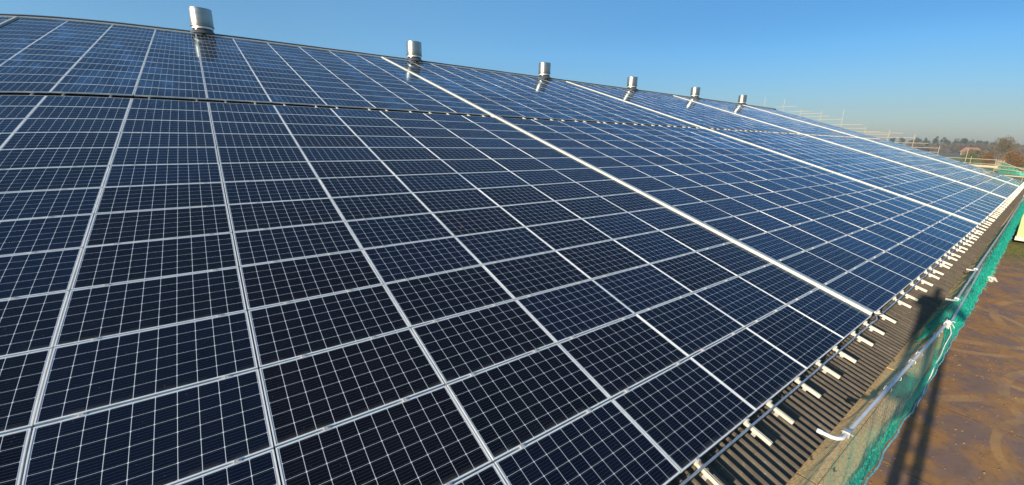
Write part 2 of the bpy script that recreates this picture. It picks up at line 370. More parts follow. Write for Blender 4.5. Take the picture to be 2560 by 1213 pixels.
def strips(i): return 0 if i < 6 else (i-6)//10 + 1
def uleft(i):                                                # left edge of column i
    n = strips(i) if i >= 6 else (0 if i >= -4 else -1)
    return i*PW + n*SG + .0075
RAILF = {}
def rails_of(i):
    L0 = uleft(i); known = [-3.71,-3.09,-2.15,-1.34,-.27,.44,1.21,2.03,2.98,3.65,4.76,5.4,6.33,7.15,7.93,8.9,9.64,10.52,11.86,12.56,13.62,14.32,15.32,15.87,16.95]
    r = [k for k in known if L0 <= k <= L0+LW]
    if len(r) < 2 or i > 9:
        rnd = random.Random(i*13+5); r = [L0 + .33 + rnd.uniform(-.08,.08), L0 + 1.3 + rnd.uniform(-.1,.1)]
    return [min(max(q, L0+.1), L0+LW-.1) for q in r[:2]]
def proj(p):                                                 # angle-true projection used only to rank sizes
    d = Vector(p) - CAM; x, y, z = d.dot(right), d.dot(down), d.dot(fwd)
    if z < .05: return None
    t = math.hypot(x, y)/z; f = 1005.6*(1 + .01045*t*t - .01647*min(t,1.7)**4)
    return (1280 + f*x/z, 606.5 + f*y/z)
def area_in(pts):
    q = [proj(p) for p in pts]
    if any(k is None for k in q): return 0, False
    x0 = min(k[0] for k in q); x1 = max(k[0] for k in q); y0 = min(k[1] for k in q); y1 = max(k[1] for k in q)
    if x1 < 0 or x0 > 2560 or y1 < 0 or y0 > 1213: return 0, (x1 > -500 and x0 < 2900 and y1 > -300 and y0 < 1800)
    a = abs(sum(q[k][0]*q[(k+1)%4][1] - q[(k+1)%4][0]*q[k][1] for k in range(4)))/2
    vis = max(0, min(x1,2560)-max(x0,0))*max(0, min(y1,1213)-max(y0,0))/max(1,(x1-x0)*(y1-y0))
    return a*vis, True
panels = []
COL0, COL1 = -8, 42
for i in range(COL0, COL1):
    for arr in ('L', 'U'):
        for j in range(14):
            v0 = -(j+1)*PH + .010 if arr == 'L' else GAP + j*PH + .010
            u0 = uleft(i); a, ok = area_in([RW(u0,v0),RW(u0+LW,v0),RW(u0+LW,v0+LH),RW(u0,v0+LH)])
            if ok: panels.append((a, i, arr, j, u0, v0))
panels.sort(key=lambda t: -t[0])
def tilt(i, arr, j):
    r = random.Random(i*1009 + j*31 + (7 if arr == 'U' else 0)); return r.gauss(0, .0022), r.gauss(0, .0016)
def plabel(i, arr, j):
    row = '%s row above %s' % (ORD[14-j], 'the eaves') if arr == 'L' else '%s row above middle gap' % ORD[j+1]
    if i < -4: col = '%s column left of the leftmost gap' % ORD[-4-i]
    elif i < 6: col = '%s column left of nearest cable tray' % ORD[6-i]
    elif i < 16: col = '%s column right of nearest cable tray' % ORD[i-5]
    else: col = '%s column right of the %s cable tray' % (ORD[(i-6)%10+1], ORD[(i-6)//10+1])
    return 'dark panel in %s, %s' % (row, col)
proto = None
rest = MB(); rfr = MB()
fv = [v.co.copy() for v in FR.vertices]; ff = [tuple(p.vertices) for p in FR.polygons]
gv = [v.co.copy() for v in GL.vertices][:4]
npan = 0
for a, i, arr, j, u0, v0 in panels:
    tx, ty = tilt(i, arr, j)
    rj = random.Random(i*77+j*5+(3 if arr == 'U' else 0)); loc = RW(u0+LW/2+rj.uniform(-.002,.002), v0+LH/2+rj.uniform(-.0025,.0025), rj.uniform(-.0015,.0015))
    has_clamp = not (arr == 'L' and j == 0) and not (arr == 'U' and j == 13)
    if a > 0 and npan < 300:
        npan += 1
        o = empty('solar_panel', loc, (PITCH+tx, ty, 0)); tag(o, plabel(i, arr, j), 'solar panel', 'solar panels laid in rows on the barn roof')
        link('glass_face', GL, o); link('frame', FR, o)
        if has_clamp:
            for ur in rails_of(i): link('mid_clamp', CLM, o, (ur-u0-LW/2, LH/2+.010, 0))
    else:
        R_ = Matrix.Translation(loc) @ Matrix.Rotation(PITCH+tx, 4, 'X') @ Matrix.Rotation(ty, 4, 'Y')
        n0 = len(rest.v); rest.v += [tuple(R_ @ q) for q in gv]
        rest.face((n0,n0+1,n0+2,n0+3), 0, [(.0115,.0115),(LW-.0115,.0115),(LW-.0115,LH-.0115),(.0115,LH-.0115)])
        n0 = len(rest.v); rest.v += [tuple(R_ @ q) for q in fv]
        for q in ff: rest.face(tuple(n0+k for k in q), 1)
        if has_clamp:
            for ur in rails_of(i):
                c0 = (ur-u0-LW/2, LH/2+.010)
                p = [R_ @ Vector((c0[0]+sx*.03, c0[1]+sy*.02, z)) for z in (-.03,.006) for sx, sy in ((-1,-1),(1,-1),(1,1),(-1,1))]
                rest.hexa(p, 2)
o = link('solar_panel_field', rest.mesh('solar_panel_field', [M_cell, M_frame, M_clamp])); tag(o, 'remaining far and edge solar panels continuing in rows along the roof', 'solar panels', kind='stuff')

# ------------------------------------------------------------------ mounting rails
def rail_mesh():
    b = MB(); L0 = VE + .33; L1 = GAP + UP + .03; w = .0165
    # top-slotted extrusion: two lips and a channel
    for x0, x1, z0, z1 in ((-w,-w+.004,-.088,-.037),(w-.004,w,-.088,-.037),(-w+.004,w-.004,-.088,-.084),(-w+.004,-.007,-.041,-.037),(.007,w-.004,-.041,-.037),(-w+.004,w-.004,-.064,-.061)):
        b.box(x0, x1, L0, L1, z0, z1)
    return b.mesh('mounting_rail', [M_rail])
RM = rail_mesh()
def foot_mesh():
    b = MB(); b.box(-.03,.03,-.025,.025,-.128,-.0885); b.tube([(.034,0,-.15),(.034,0,-.08)], .005, 6); return b.mesh('rail_foot', [M_clamp])
FM = foot_mesh()
def endclamp_mesh():
    b = MB(); b.box(-.022,.022,-.030,0.0,-.036,-.001); b.box(-.022,.022,-.0005,.010,-.0005,.0035); b.lathe((0,-.012,-.001), [(.0001,.008),(.0075,.008),(.0075,0)], 8); return b.mesh('end_clamp', [M_clamp])
ECM = endclamp_mesh()
rr = []
for i in range(-5, COL1): rr += [(q, i) for q in rails_of(i)]
cnt = {}
for k, (u, i) in enumerate(rr):
    o = link('mounting_rail', RM, None, RW(u, 0, 0), (PITCH, 0, 0))
    if i < 6:
        n_ = sum(1 for q, c in rr if q >= u and c < 6); lab = 'silver rail under panels, %s rail left of nearest cable tray' % (ORD[n_] if n_ <= 20 else 'number %d' % n_)
        lab = lab.replace('number 21', 'twenty-first').replace('number 22', 'twenty-second').replace('number 23', 'twenty-third')
    else:
        n_ = sum(1 for q, c in rr if q <= u and (c-6)//10 == (i-6)//10 and c >= 6)
        lab = 'bright rail end jutting past eaves, %s rail right of %s cable tray' % (ORD[n_], ['nearest','second','third','fourth'][(i-6)//10])
    tag(o, lab, 'mounting rail', 'mounting rails running down the roof under the panels')
    lowest = -14*PH + .010
    link('end_clamp', ECM, o, (0, lowest-.0012, 0))
    if u < 26:
        for vf in (VE+.52, VE+1.9, .19): link('rail_foot', FM, o, (0, vf, 0))

# ------------------------------------------------------------------ cable trays in the wide gaps and along the ridge
for k, i in enumerate((-4, 6, 16, 26, 36)):
    n = strips(i)-1 if i >= 6 else -1
    ur = i*PW + n*SG - .005
    b = MB(); T = lambda x, y, z: RW(x, y, z)
    v0, v1 = -14*PH + .03, GAP + UP
    b.box(ur+.010, ur+.120, v0, v1, -.06, .052, 0, T)
    for q in range(12):
        vv = v0 + 2.5*q + 1.4; b.box(ur+.0095, ur+.1205, vv, vv+.012, -.058, .0535, 1, T)
    o = link('cable_tray', b.mesh('cable_tray', [M_tray, M_clamp]))
    tag(o, ['pale metal cable tray in the leftmost gap near the ridge', 'broad pale cable tray, nearest and widest of the long trays', 'second pale cable tray counting along the roof from the camera', 'third pale cable tray, between the second and the farthest', 'farthest pale cable tray close to the far gable'][k], 'cable tray', 'cable trays running down the gaps between panel blocks')
b = MB(); T = lambda x, y, z: RW(x, y, z)
b.box(U0+1, 71.4, GAP+UP+.04, GAP+UP+.13, -.05, .04, 0, T)
for q in range(34): b.box(U0+1+2.5*q, U0+1.012+2.5*q, GAP+UP+.0395, GAP+UP+.1305, -.049, .0415, 1, T)
tag(link('cable_tray', b.mesh('ridge_tray', [M_frame, M_clamp])), 'pale cable tray running along the ridge above the top panels', 'cable tray')
# bare metal conduit strung along the lower edge
b = MB(); v = VE + .56; pts = []
u = -2.0; r_ = random.Random(3)
vlow = -14*PH - .075
while u < 71.5:
    pts.append(RW(u, vlow + r_.uniform(-.006,.006), -.022 + r_.uniform(-.004,.003))); u += .85
    if abs(u-10.2) < .5: pts.append(RW(10.08, vlow-.01, -.03)); pts.append(RW(10.25, vlow+.055, -.03)); pts.append(RW(10.45, vlow+.0, -.024)); u = 11.0
b.tube(pts, .014, 8); tag(link('conduit', b.mesh('conduit', [alu('bright_conduit', (.70,.72,.75), .25, .8)], True)), 'thin metal conduit strung along the lower edge of the panels', 'conduit')
# module cables hanging in loops under the lower edge
mc = empty('module_cables', (0,0,0)); tag(mc, 'black module cables looped under the lower panel edge', 'cable'); u = 3.0
while u < 30:
    b = MB()
    pts = [RW(u + t*.5, -14*PH - .02 - .03*math.sin(t*math.pi), -.05 - .045*math.sin(t*math.pi)) for t in (0,.2,.4,.6,.8,1)]
    b.tube(pts, .004, 5); u += r_.uniform(.45, 1.0); link('cable_loop', b.mesh('cable_loop', [M_black]), mc)

# ------------------------------------------------------------------ ridge chimneys
def flash_mesh():
    f = MB(); f.lathe((0,0,0), [(.70,.02),(.66,.10),(.52,.16),(.495,.21),(.48,.21)], 40); return f.mesh('flashing', [simple('lead_flashing', (.10,.10,.105), .6, .3)], True)
def chimney_parts():
    z = 0.0
    cowl = MB(); R = .525
    prof = [(R-.02,.42),(R+.022,.42),(R+.022,.445),(R-.002,.50),(R,.72),(R+.006,.725),(R+.006,.74),(R,.745),(R,1.02),(R+.006,1.025),(R+.006,1.04),(R,1.045),(R-.004,1.28),(R+.004,1.29),(R+.004,1.305),(R-.02,1.305),(R-.02,.42)]
    cowl.lathe((0,0,0), prof, 56)
    col = MB(); col.lathe((0,0,0), [(R-.07,.40),(R-.035,.40),(R-.035,.30),(R-.07,.30),(R-.07,.40)], 56)
    pipe = MB(); pipe.lathe((0,0,0), [(R-.05,-.9),(R-.05,.42),(R-.10,.42),(R-.10,-.9)], 56)
    dmp = MB(); dmp.lathe((0,0,0), [(.0001,.62),(R-.1,.60)], 40)
    return cowl.mesh('cowl', [M_galv], True), col.mesh('collar', [M_collar], True), pipe.mesh('stack_pipe', [M_pipe], True), dmp.mesh('damper', [M_pipe], True), flash_mesh()
CH = chimney_parts()
for k in range(6):
    u = .36 + 12.27*k
    o = empty('vent_chimney', (u, VR*CP, VR*SP + Z0 - .10)); nm = ['nearest and largest', 'second', 'third', 'fourth', 'fifth', 'farthest and smallest'][k]
    tag(o, ['round galvanised vent chimney on the ridge, nearest and largest', 'galvanised vent chimney, second along the ridge, beside the nearest cable tray top', 'galvanised vent chimney, third from the left on the ridge', 'galvanised vent chimney, fourth from the left on the ridge', 'small galvanised vent chimney, fifth from the left on the ridge', 'smallest galvanised vent chimney, last one before the far gable'][k], 'chimney', 'vent chimneys along the ridge')
    for nme, me in zip(('cowl','collar','stack_pipe','damper','flashing'), CH): link(nme, me, o)
    rk = random.Random(k+3); o.rotation_euler = (rk.uniform(-.012,.012), rk.uniform(-.012,.012), rk.uniform(0,6))

# ------------------------------------------------------------------ dead leaf and droppings on the panels
b = MB(); b.v += [(-.035,0,.004),(0,.022,.012),(.04,.004,.02),(.0,-.024,.006),(-.05,-.005,.016),(.005,0,.016)]
for q in ((0,3,5),(3,2,5),(2,1,5),(1,0,5),(4,0,5)): b.face(q)
tag(link('dead_leaf', b.mesh('dead_leaf', [simple('leaf_brown', (.32,.15,.05), .7)]), None, RW(3.62, -8.83, .002), (PITCH, 0, .6)), 'small curled brown leaf lying on a dark panel', 'leaf')

# ------------------------------------------------------------------ eaves scaffold: boards, guard rails, standards
XB0, XB1 = 1.0, 74.5
k = 0; x = XB0
bw = .222
seqs = []
while x < 50:
    L = 3.9; 
    for row in range(2):
        b = MB(); y1 = -14.06 - row*(bw+.012); dz = random.uniform(-.006,.006)
        b.box(0, L-.03, -bw, 0, -.038, 0)
        o = link('scaffold_board', b.mesh('scaffold_board', [M_board]), None, (x, y1, 2.945 + dz + row*.004), (random.uniform(-.01,.01), 0, random.uniform(-.0015,.0015)))
        tag(o, 'tan scaffold board under the netting, %s length from the camera, %s the barn edge' % (ORD[k+1], 'against' if row == 0 else 'second from'), 'scaffold board', 'scaffold boards laid end to end along the eaves')
    k += 1; x += L
M_rail2 = alu('pale_weathered_tube', (.70,.70,.69), .55, .05)
def guard(x0, x1, z, yb, ye, label, bend=True, r=.0215):
    b = MB(); pts = []; hk = .17 if x0 < 6 else .11; r = r if x0 < 6 else .019
    if bend: pts += [(x0-.02, ye+hk, z-.0), (x0-.02, ye+.08, z), (x0, ye+.04, z), (x0+.05, ye+.006, z), (x0+.12, ye, z)]
    n = 6
    for q in range(n+1): t = q/n; pts.append((x0+.2+(x1-x0-.2)*t, ye+(yb-ye)*t, z + .012*math.sin(t*3.14)))
    b.tube(pts, r, 12)
    o = link('guard_rail', b.mesh('guard_rail', [M_rail2 if x0 < 6 else M_tube], True)); tag(o, label, 'guard rail', 'guard rails of the eaves scaffold')
    if bend:
        c = MB(); c.tube([(x0-.02, ye+hk+.045, z), (x0-.02, ye+hk-.005, z)], .025 if x0 < 6 else .021, 12); link('end_cap', c.mesh('end_cap', [M_white if x0 < 6 else M_tube]), o)
        c = MB(); c.box(x0+.16, x0+.23, ye-.034, ye+.034, z-.034, z+.034); c.tube([(x0+.195, ye-.06, z), (x0+.195, ye+.05, z)], .008, 6); link('coupler', c.mesh('coupler', [M_clamp]), o)
    return o
ZR = 3.57
guard(4.93, 10.35, ZR, -14.535, -14.375, 'grey guard rail tube with bent white end, nearest the camera')
guard(11.9, 19.5, ZR, -14.41, -14.44, 'grey guard rail tube starting just past the knotted white rope')
guard(15.3, 30.5, ZR+.03, -14.40, -14.41, 'grey guard rail tube in the middle of the netted scaffold')
guard(28.0, 52.0, ZR, -14.30, -14.38, 'far guard rail tube reaching the corner of the barn', False)
guard(9.9, 16.5, ZR-.06, -14.47, -14.56, 'lower grey tube behind the netting past the rope knot', False)
for q, xs in enumerate((2.2, 10.2, 17.8, 25.4, 33.0, 40.6, 48.2, 55.8, 63.4, 71.0)):
    b = MB(); top = 2.84 if xs < 50 else 3.9
    b.tube([(xs, -13.8, 0), (xs, -13.8, top)], .0242, 10); b.box(xs-.075, xs+.075, -13.875, -13.725, .006, .014)
    o = link('scaffold_standard', b.mesh('scaffold_standard', [M_tube], True)); tag(o, 'upright scaffold tube at the eaves, %s along from the camera' % ORD[q+1], 'scaffold pole', 'upright poles of the eaves scaffold')
    b = MB(); b.tube([(xs+.05, -14.53, 2.875), (xs+.05, -13.7, 2.875)], .0242, 8)
    o = link('scaffold_transom', b.mesh('scaffold_transom', [M_tube], True)); tag(o, 'short cross tube carrying the boards at %s upright from the camera' % ORD[q+1], 'scaffold tube', 'cross tubes under the scaffold boards')

# ------------------------------------------------------------------ debris netting over the guard rail
def pole_y(x):
    if x < 4.9: return -14.375 - .012*(4.9-x)
    if x < 10.3: return -14.375 - .16*(x-4.9)/5.4
    if x < 15: return -14.44
    return -14.42 + .1*(x-15)/30
def sm(t): t = max(0, min(1, t)); return t*t*(3-2*t)
def net_point(x, t):
    # t 0..1 : inner edge -> over the tube -> outer rope
    py = pole_y(x); sag = 1 + .35*math.sin(x*1.9) + .2*math.sin(x*4.3)
    lift = .86 + .14*sm((x-3.9)/1.0)
    pz = 3.03 + (ZR + .03 - 3.03)*lift
    dip = math.exp(-((x-11.1)/.75)**2) + .8*math.exp(-((x-15.0)/.5)**2)
    if t < .45:
        s = t/.45; y = -14.07 + (py + 14.07)*s; z = 3.03 + (pz-3.03)*(s**1.35) - .07*math.sin(s*math.pi)*sag
    else:
        s = (t-.45)/.55; oy = -14.60 + .012*math.sin(x*1.3)
        y = py - .03 + (oy-py+.03)*(s**.8) - .03*math.sin(s*math.pi); z = pz + (3.03-pz)*s + .02*math.sin(x*3.0)*s
    y += dip*.10*math.sin(t*math.pi); z -= dip*.16*(1-abs(t-.45))
    amp = .012 + .02*sm((x-11)/8)
    z += amp*math.sin(x*11+t*5)*math.sin(t*9+x*2.3); y += amp*.8*math.sin(x*7.7+t*11)
    return Vector((x, y, z))
def strand_net(b, x0, x1, t0, t1, cell, nt_, r, jit=.2, off=0.0, m=0, seed=1):
    rn = random.Random(seed); nx = int((x1-x0)/cell)
    P = {}
    for i in range(nx+1):
        for j in range(nt_+1):
            tt = t0 + (t1-t0)*(j + (.5 if i % 2 else 0) + rn.uniform(-jit,jit))/nt_
            xx = x0 + cell*(i + rn.uniform(-jit,jit))
            p = net_point(xx, max(0, min(1, tt)))
            if off: p = p + Vector((rn.uniform(-.3,.3)*off, -off*rn.uniform(.3,1.0), off*rn.uniform(-.6,.4)))
            P[i,j] = p
    def st(a, c):
        d = c - a
        if d.length < 1e-5: return
        d.normalize(); e = d.orthogonal().normalized()*r; f = d.cross(e)
        n0 = len(b.v); q = [e, e*-.5 + f*.87, e*-.5 - f*.87]
        b.v += [tuple(a+k) for k in q] + [tuple(c+k) for k in q]
        for k in range(3): b.face((n0+k, n0+(k+1)%3, n0+3+(k+1)%3, n0+3+k), m)
    for i in range(nx):
        for j in range(nt_+1):
            st(P[i,j], P[i+1,j])
            if i % 2 and j < nt_: st(P[i,j], P[i+1,j+1])
            elif not i % 2 and j > 0: st(P[i,j], P[i+1,j-1])
b = MB(); bi = MB()
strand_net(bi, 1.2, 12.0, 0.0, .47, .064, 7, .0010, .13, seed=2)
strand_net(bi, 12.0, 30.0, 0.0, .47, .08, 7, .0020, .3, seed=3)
strand_net(b, 1.2, 14.0, .47, 1.0, .044, 11, .0012, .3, seed=4)
strand_net(b, 1.2, 14.0, .76, 1.0, .026, 12, .0024, .4, off=.014, seed=5)
strand_net(b, 14.0, 46.0, .5, 1.0, .06, 14, .0055, .4, seed=6)
strand_net(b, 11.5, 46.0, .6, 1.0, .07, 10, .007, .5, off=.03, seed=7)
strand_net(b, 10.4, 12.4, .1, .8, .03, 22, .0030, .5, off=.05, seed=8)
netq = link('debris_netting', b.mesh('debris_netting', [M_net])); tag(netq, 'green debris netting draped over the guard rail along the eaves', 'netting'); link('inner_net', bi.mesh('inner_net', [M_net_shaded]), netq)
# folded gathered bands where the net is bunched up (thin crumpled cloth)
b = MB(); rn = random.Random(9)
def band(x0, x1, t0, t1, step, amp, seed, thick=.004):
    rn = random.Random(seed); nx = int((x1-x0)/step); nt_ = 6; n0 = len(b.v)
    for i in range(nx+1):
        x = x0 + i*step; wv = .5+.5*math.sin(x*2.1+seed) ; a = t0 + (t1-t0)*.35*wv*rn.uniform(.6,1)
        for j in range(nt_+1):
            t = a + (t1-a)*j/nt_; p = net_point(x, min(1,max(0,t))); p.y -= .012 + amp*rn.uniform(-1,1)*.6; p.z += amp*rn.uniform(-1,1); b.v.append(tuple(p))
    for i in range(nx):
        for j in range(nt_):
            if rn.random() < .10: continue
            q = n0+i*(nt_+1)+j; b.face((q, q+1, q+nt_+2, q+nt_+1))
band(1.5, 9.9, .80, .99, .04, .007, 1); band(9.9, 13.2, .50, .99, .05, .02, 2); band(13.2, 48, .55, .99, .08, .022, 3)
# frayed threads
for k in range(110):
    x = rn.gauss(17.2, 1.1) if k < 80 else rn.uniform(11, 26); p = net_point(x, rn.uniform(.8, 1)); d = Vector((rn.uniform(-.5,.8), -rn.uniform(.4,1), rn.uniform(-.5,.3))).normalized()*rn.uniform(.06,.16)
    b.tube([p, p+d*.5+Vector((0,0,.01)), p+d], .003, 3)
link('net_fold', b.mesh('net_fold', [M_net]), netq)
# pale blue edge rope laced through the hem
b = MB(); pts = []; x = 1.0
while x < 30: p = net_point(x, 1.0); pts.append((p.x, p.y - .035 + rn.uniform(-.004,.004), p.z + rn.uniform(-.006,.006))); x += .07
b.tube(pts, .009, 6)
for i in range(0, len(pts)-1, 2):
    p = Vector(pts[i]); b.tube([p+Vector((-.01,0,.012)), p+Vector((.005,-.009,.004)), p+Vector((.02,0,-.012))], .004, 4)
link('hem_rope', b.mesh('hem_rope', [M_edge]), netq)
# white cord lashing and knot
def lash(x, label):
    py = pole_y(x); b = MB(); pts = []
    for k in range(22):
        a = k/21*2*math.pi*1.25 - .8; pts.append((x + .05*k/21 + .012*math.sin(a*3), py + .036*math.cos(a), ZR + .012 + .036*math.sin(a)))
    b.tube(pts, .0038, 6); o = link('cord_tie', b.mesh('cord_tie', [M_rope], True)); tag(o, label, 'cord tie', 'white cord ties round the guard rail')
lash(6.55, 'white cord tie round the nearest rail, closest to its bent end'); lash(7.0, 'white cord tie round the nearest rail, second from its bent end'); lash(7.75, 'white cord tie round the nearest rail, midway to the big knot'); lash(8.15, 'white cord tie round the nearest rail, double-turned before the knot'); lash(9.3, 'white cord tie round the nearest rail, just before the big knot')
b = MB(); kx = 10.1; ky = -14.54; kz = ZR+.02; pts = []
for k in range(150): a = k*.9; pts.append((kx + .075*math.sin(k*.37) , ky + .042*math.cos(a) , kz + .042*math.sin(a)*(1+.2*math.sin(k*.7))))
b.tube(pts, .006, 5)
for k in range(7):
    d = Vector((rn.uniform(-1,1), rn.uniform(-1,.6), rn.uniform(-.8,.8))).normalized(); c = Vector((kx,ky,kz)); b.tube([c, c+d*.1, c+d*.15+Vector((0,0,-.05))], .006, 5)
ko = link('rope_knot', b.mesh('rope_knot', [M_rope], True)); tag(ko, 'tangled white rope knot lashed round the guard rail joint', 'rope')
b = MB(); pts = []
A = Vector((kx-.02, ky-.05, kz-.03))
way = [A, Vector((9.93,-14.63,3.50)), Vector((9.55,-14.63,3.36)), Vector((9.12,-14.625,3.24)), Vector((8.86,-14.62,3.16)), Vector((8.60,-14.62,2.98)), Vector((8.38,-14.62,2.86)), Vector((8.2,-14.62,2.74))]
for i in range(len(way)-1):
    for q in range(4):
        t = q/4; p = way[i].lerp(way[i+1], t); p.y += .006*math.sin((i+t)*4); p.x += .012*math.sin((i+t)*3.1); pts.append(p)
pts.append(way[-1]); b.tube(pts, .0075, 8); link('loose_end', b.mesh('loose_end', [M_rope], True), ko)
# crumpled white sheet caught in the net
b = MB(); nxx = 7
for i in range(nxx):
    for j in range(5): b.v.append((i*.07 - .2 + rn.uniform(-.01,.01), -j*.05 + rn.uniform(-.01,.01), .03*math.sin(i*1.3+j) + rn.uniform(-.01,.01)))
for i in range(nxx-1):
    for j in range(4): q = i*5+j; b.face((q,q+1,q+6,q+5))
tag(link('white_sheet', b.mesh('white_sheet', [M_white]), None, (16.9,-14.62,3.18), (.5,.3,.4)), 'crumpled white plastic sheet caught on the outside of the netting', 'plastic sheet')

# ------------------------------------------------------------------ scaffold beyond the far gable
XG = 73.5
M_pale = alu('tan_old_tube', (.52,.44,.32), .7, .1)  # tan base colour shared by the far tubes
sts = [(16.4,6.34),(13.5,5.86),(10.97,4.35),(8.27,4.05),(5.55,4.15),(2.63,1.65),(0.0,1.31),(-2.68,.73),(-5.3,-.62),(-7.95,-.82),(-8.41,-1.7),(-10.63,-1.87),(-13.25,-3.05)]
for k,(y,zt_) in enumerate(sts):
    b = MB(); b.tube([(XG, y, 0), (XG, y, zt_+Z0)], .0242, 8)
    o = link('scaffold_standard', b.mesh('gable_standard', [M_pale], True)); tag(o, 'upright scaffold tube beyond the far gable, %s from the ridge end' % ORD[k+1], 'scaffold pole', 'upright poles beyond the far gable')
led = [(2.7,-1.5,.86),(1.6,-2.72,.30),(-.75,-4.2,-.36),(-2.6,-5.35,-.90),(-4.0,-5.3,-1.42),(-5.9,-10.7,-1.97),(-7.2,-10.6,-2.50),(7.8,3.0,1.98),(5.8,2.75,1.45),(8.6,5.4,2.72),(10.5,7.2,3.2),(12.5,9.6,3.95),(14.6,11.6,4.75),(11.2,8.0,3.62),(5.0,.9,1.0),(3.6,-.2,.62)]
for k,(y0,y1,z) in enumerate(sorted(led, key=lambda t:-t[2])):
    b = MB(); b.tube([(XG-.06, y0, z+Z0), (XG-.055, y1, z+Z0+.0)], .0242, 8)
    o = link('scaffold_ledger', b.mesh('gable_ledger', [M_pale], True)); tag(o, 'level scaffold tube beyond the far gable, %s from the top' % ORD[k+1], 'scaffold tube', 'level tubes stepping down beyond the far gable')
b = MB()
for q in range(4): b.box(XG+.1+q*.23, XG+.32+q*.23, -10.9, -8.45, 4.58, 4.62)
b.box(XG+.02, XG+.06, -10.9, -8.4, 4.62, 4.84)
M_oldb = wood('pale_old_board', (.50,.42,.30), (.40,.33,.23))
tag(link('scaffold_platform', b.mesh('scaffold_platform', [M_oldb])), 'tan boarded scaffold platform beyond the far corner', 'platform')
b = MB()
for k in range(9): b.tube([(XG+.05+.04*k, -10.72-.05*k, 4.3), (XG+.05+.04*k, -10.72-.05*k, 5.45+.1*(k%3))], .012, 5)
for z in (4.5,4.8,5.1,5.4): b.tube([(XG+.05,-10.7,z),(XG+.4,-11.15,z)], .012, 5)
tag(link('ladder_frame', b.mesh('ladder_frame', [M_pale])), 'pale metal ladder frame standing at the far scaffold corner', 'ladder frame')
b = MB()                                                     # net between ladder frame and eaves corner
nx_, nz_ = 60, 22
def gp(i, j):
    s = i/nx_; y = -11.1 - 3.6*s; top = 5.35 - 1.25*sm(s*1.3) ; bot = 4.05 - .15*s; return Vector((XG + .12*math.sin(s*9), y, bot + (top-bot)*j/nz_ + .03*math.sin(i*1.1)))
for i in range(nx_):
    for j in range(nz_):
        for a_, c_ in ((gp(i,j), gp(i+1,j)), (gp(i,j), gp(i,j+1))):
            d = (c_-a_).normalized(); e = d.orthogonal().normalized()*.006; f = d.cross(e); n0 = len(b.v); q = [e, e*-.5+f*.87, e*-.5-f*.87]
            b.v += [tuple(a_+k) for k in q] + [tuple(c_+k) for k in q]
            for k in range(3): b.face((n0+k, n0+(k+1)%3, n0+3+(k+1)%3, n0+3+k))
tag(link('debris_netting', b.mesh('corner_netting', [M_net])), 'green debris netting hung at the far corner of the scaffold', 'netting')
for k,(y0,z0,y1,z1) in enumerate(((-10.6,4.55,-14.0,4.35),(-10.6,4.95,-13.8,4.75),(-11.0,5.4,-14.2,4.25))):
    b = MB(); b.tube([(XG-.1,y0,z0),(XG-.1,y1,z1)], .028, 8)
    tag(link('scaffold_ledger', b.mesh('corner_tube', [M_pale], True)), ['lower', 'middle', 'sloping top'][k] + ' pale tube behind the netting at the far corner', 'scaffold tube')
b = MB(); b.box(XG-.3, XG+.1, -14.3, -11.6, 3.80, 3.90); tag(link('scaffold_board', b.mesh('corner_board', [M_oldb])), 'pale board spanning the far corner below the netting', 'scaffold board')

# ------------------------------------------------------------------ pale green trailer past the corner of the yard
M_lime = simple('pale_green_paint', (.36,.48,.20), .5, 0, .12, 2); M_cream = simple('cream_paint', (.66,.62,.48), .55, 0, .1); M_tyre = simple('tyre_rubber', (.02,.02,.02), .8)
o = empty('trailer', (48.4,-16.55,0)); tag(o, 'pale green box trailer parked past the yard at frame edge', 'trailer')
b = MB(); b.box(-2.2,4.5,-1.6,2.05,.62,2.3); b.box(-2.23,-2.2,-.9,1.3,.8,2.1)
link('body', b.mesh('trailer_body', [M_lime]), o)
b = MB(); b.box(-2.35,4.6,-1.65,2.1,.34,.615); link('chassis', b.mesh('trailer_chassis', [M_cream]), o)
for sx in (.2, 3.2):
    for sy in (-1.3, 1.6):
        b = MB(); b.tube([(sx,sy-.10,.30),(sx,sy+.10,.30)], .295, 20); link('wheel', b.mesh('wheel', [M_tyre]), o)

# ------------------------------------------------------------------ foliage and trees
def leafmat(name, a, b_):
    n = N(name); n.set(Base_Color=n.mix(n.noise(.8, 3, n.pos()), a, b_), Roughness=.9); return n.m
M_russet = leafmat('russet_leaves', (.20,.085,.025), (.13,.085,.025)); M_olive = leafmat('olive_twigs', (.11,.10,.045), (.16,.11,.05)); M_pine = leafmat('pine_needles', (.022,.040,.020), (.035,.055,.025)); M_twig = leafmat('bare_twigs', (.085,.060,.032), (.12,.085,.045)); M_bark = simple('bark', (.07,.05,.035), .9)
def crown(b, c, rx, rz, nq, size, rn, lumps=9, shape='round'):
    L = []
    for k in range(lumps):
        a = rn.uniform(0, 6.28); h = rn.uniform(-.8, .9)
        rr_ = math.sqrt(max(.05, 1-h*h))*rn.uniform(.3,.8)
        L.append((Vector((c[0]+rx*rr_*math.cos(a), c[1]+rx*rr_*math.sin(a), c[2]+rz*h*.75)), rn.uniform(.28,.5)))
    for k in range(nq):
        lc, lr = rn.choice(L); d = Vector((rn.gauss(0,1), rn.gauss(0,1), rn.gauss(0,1))).normalized()*lr*rn.uniform(.5,1.05)
        p = lc + Vector((d.x*rx, d.y*rx, d.z*rz)); s = size*rn.uniform(.5,1.3)
        e = Vector((rn.gauss(0,1), rn.gauss(0,1), rn.gauss(0,1))).normalized(); f = e.orthogonal().normalized(); e *= s; f *= s*.7
        n0 = len(b.v); b.v += [tuple(p-e), tuple(p+f), tuple(p+e)]; b.face((n0,n0+1,n0+2))
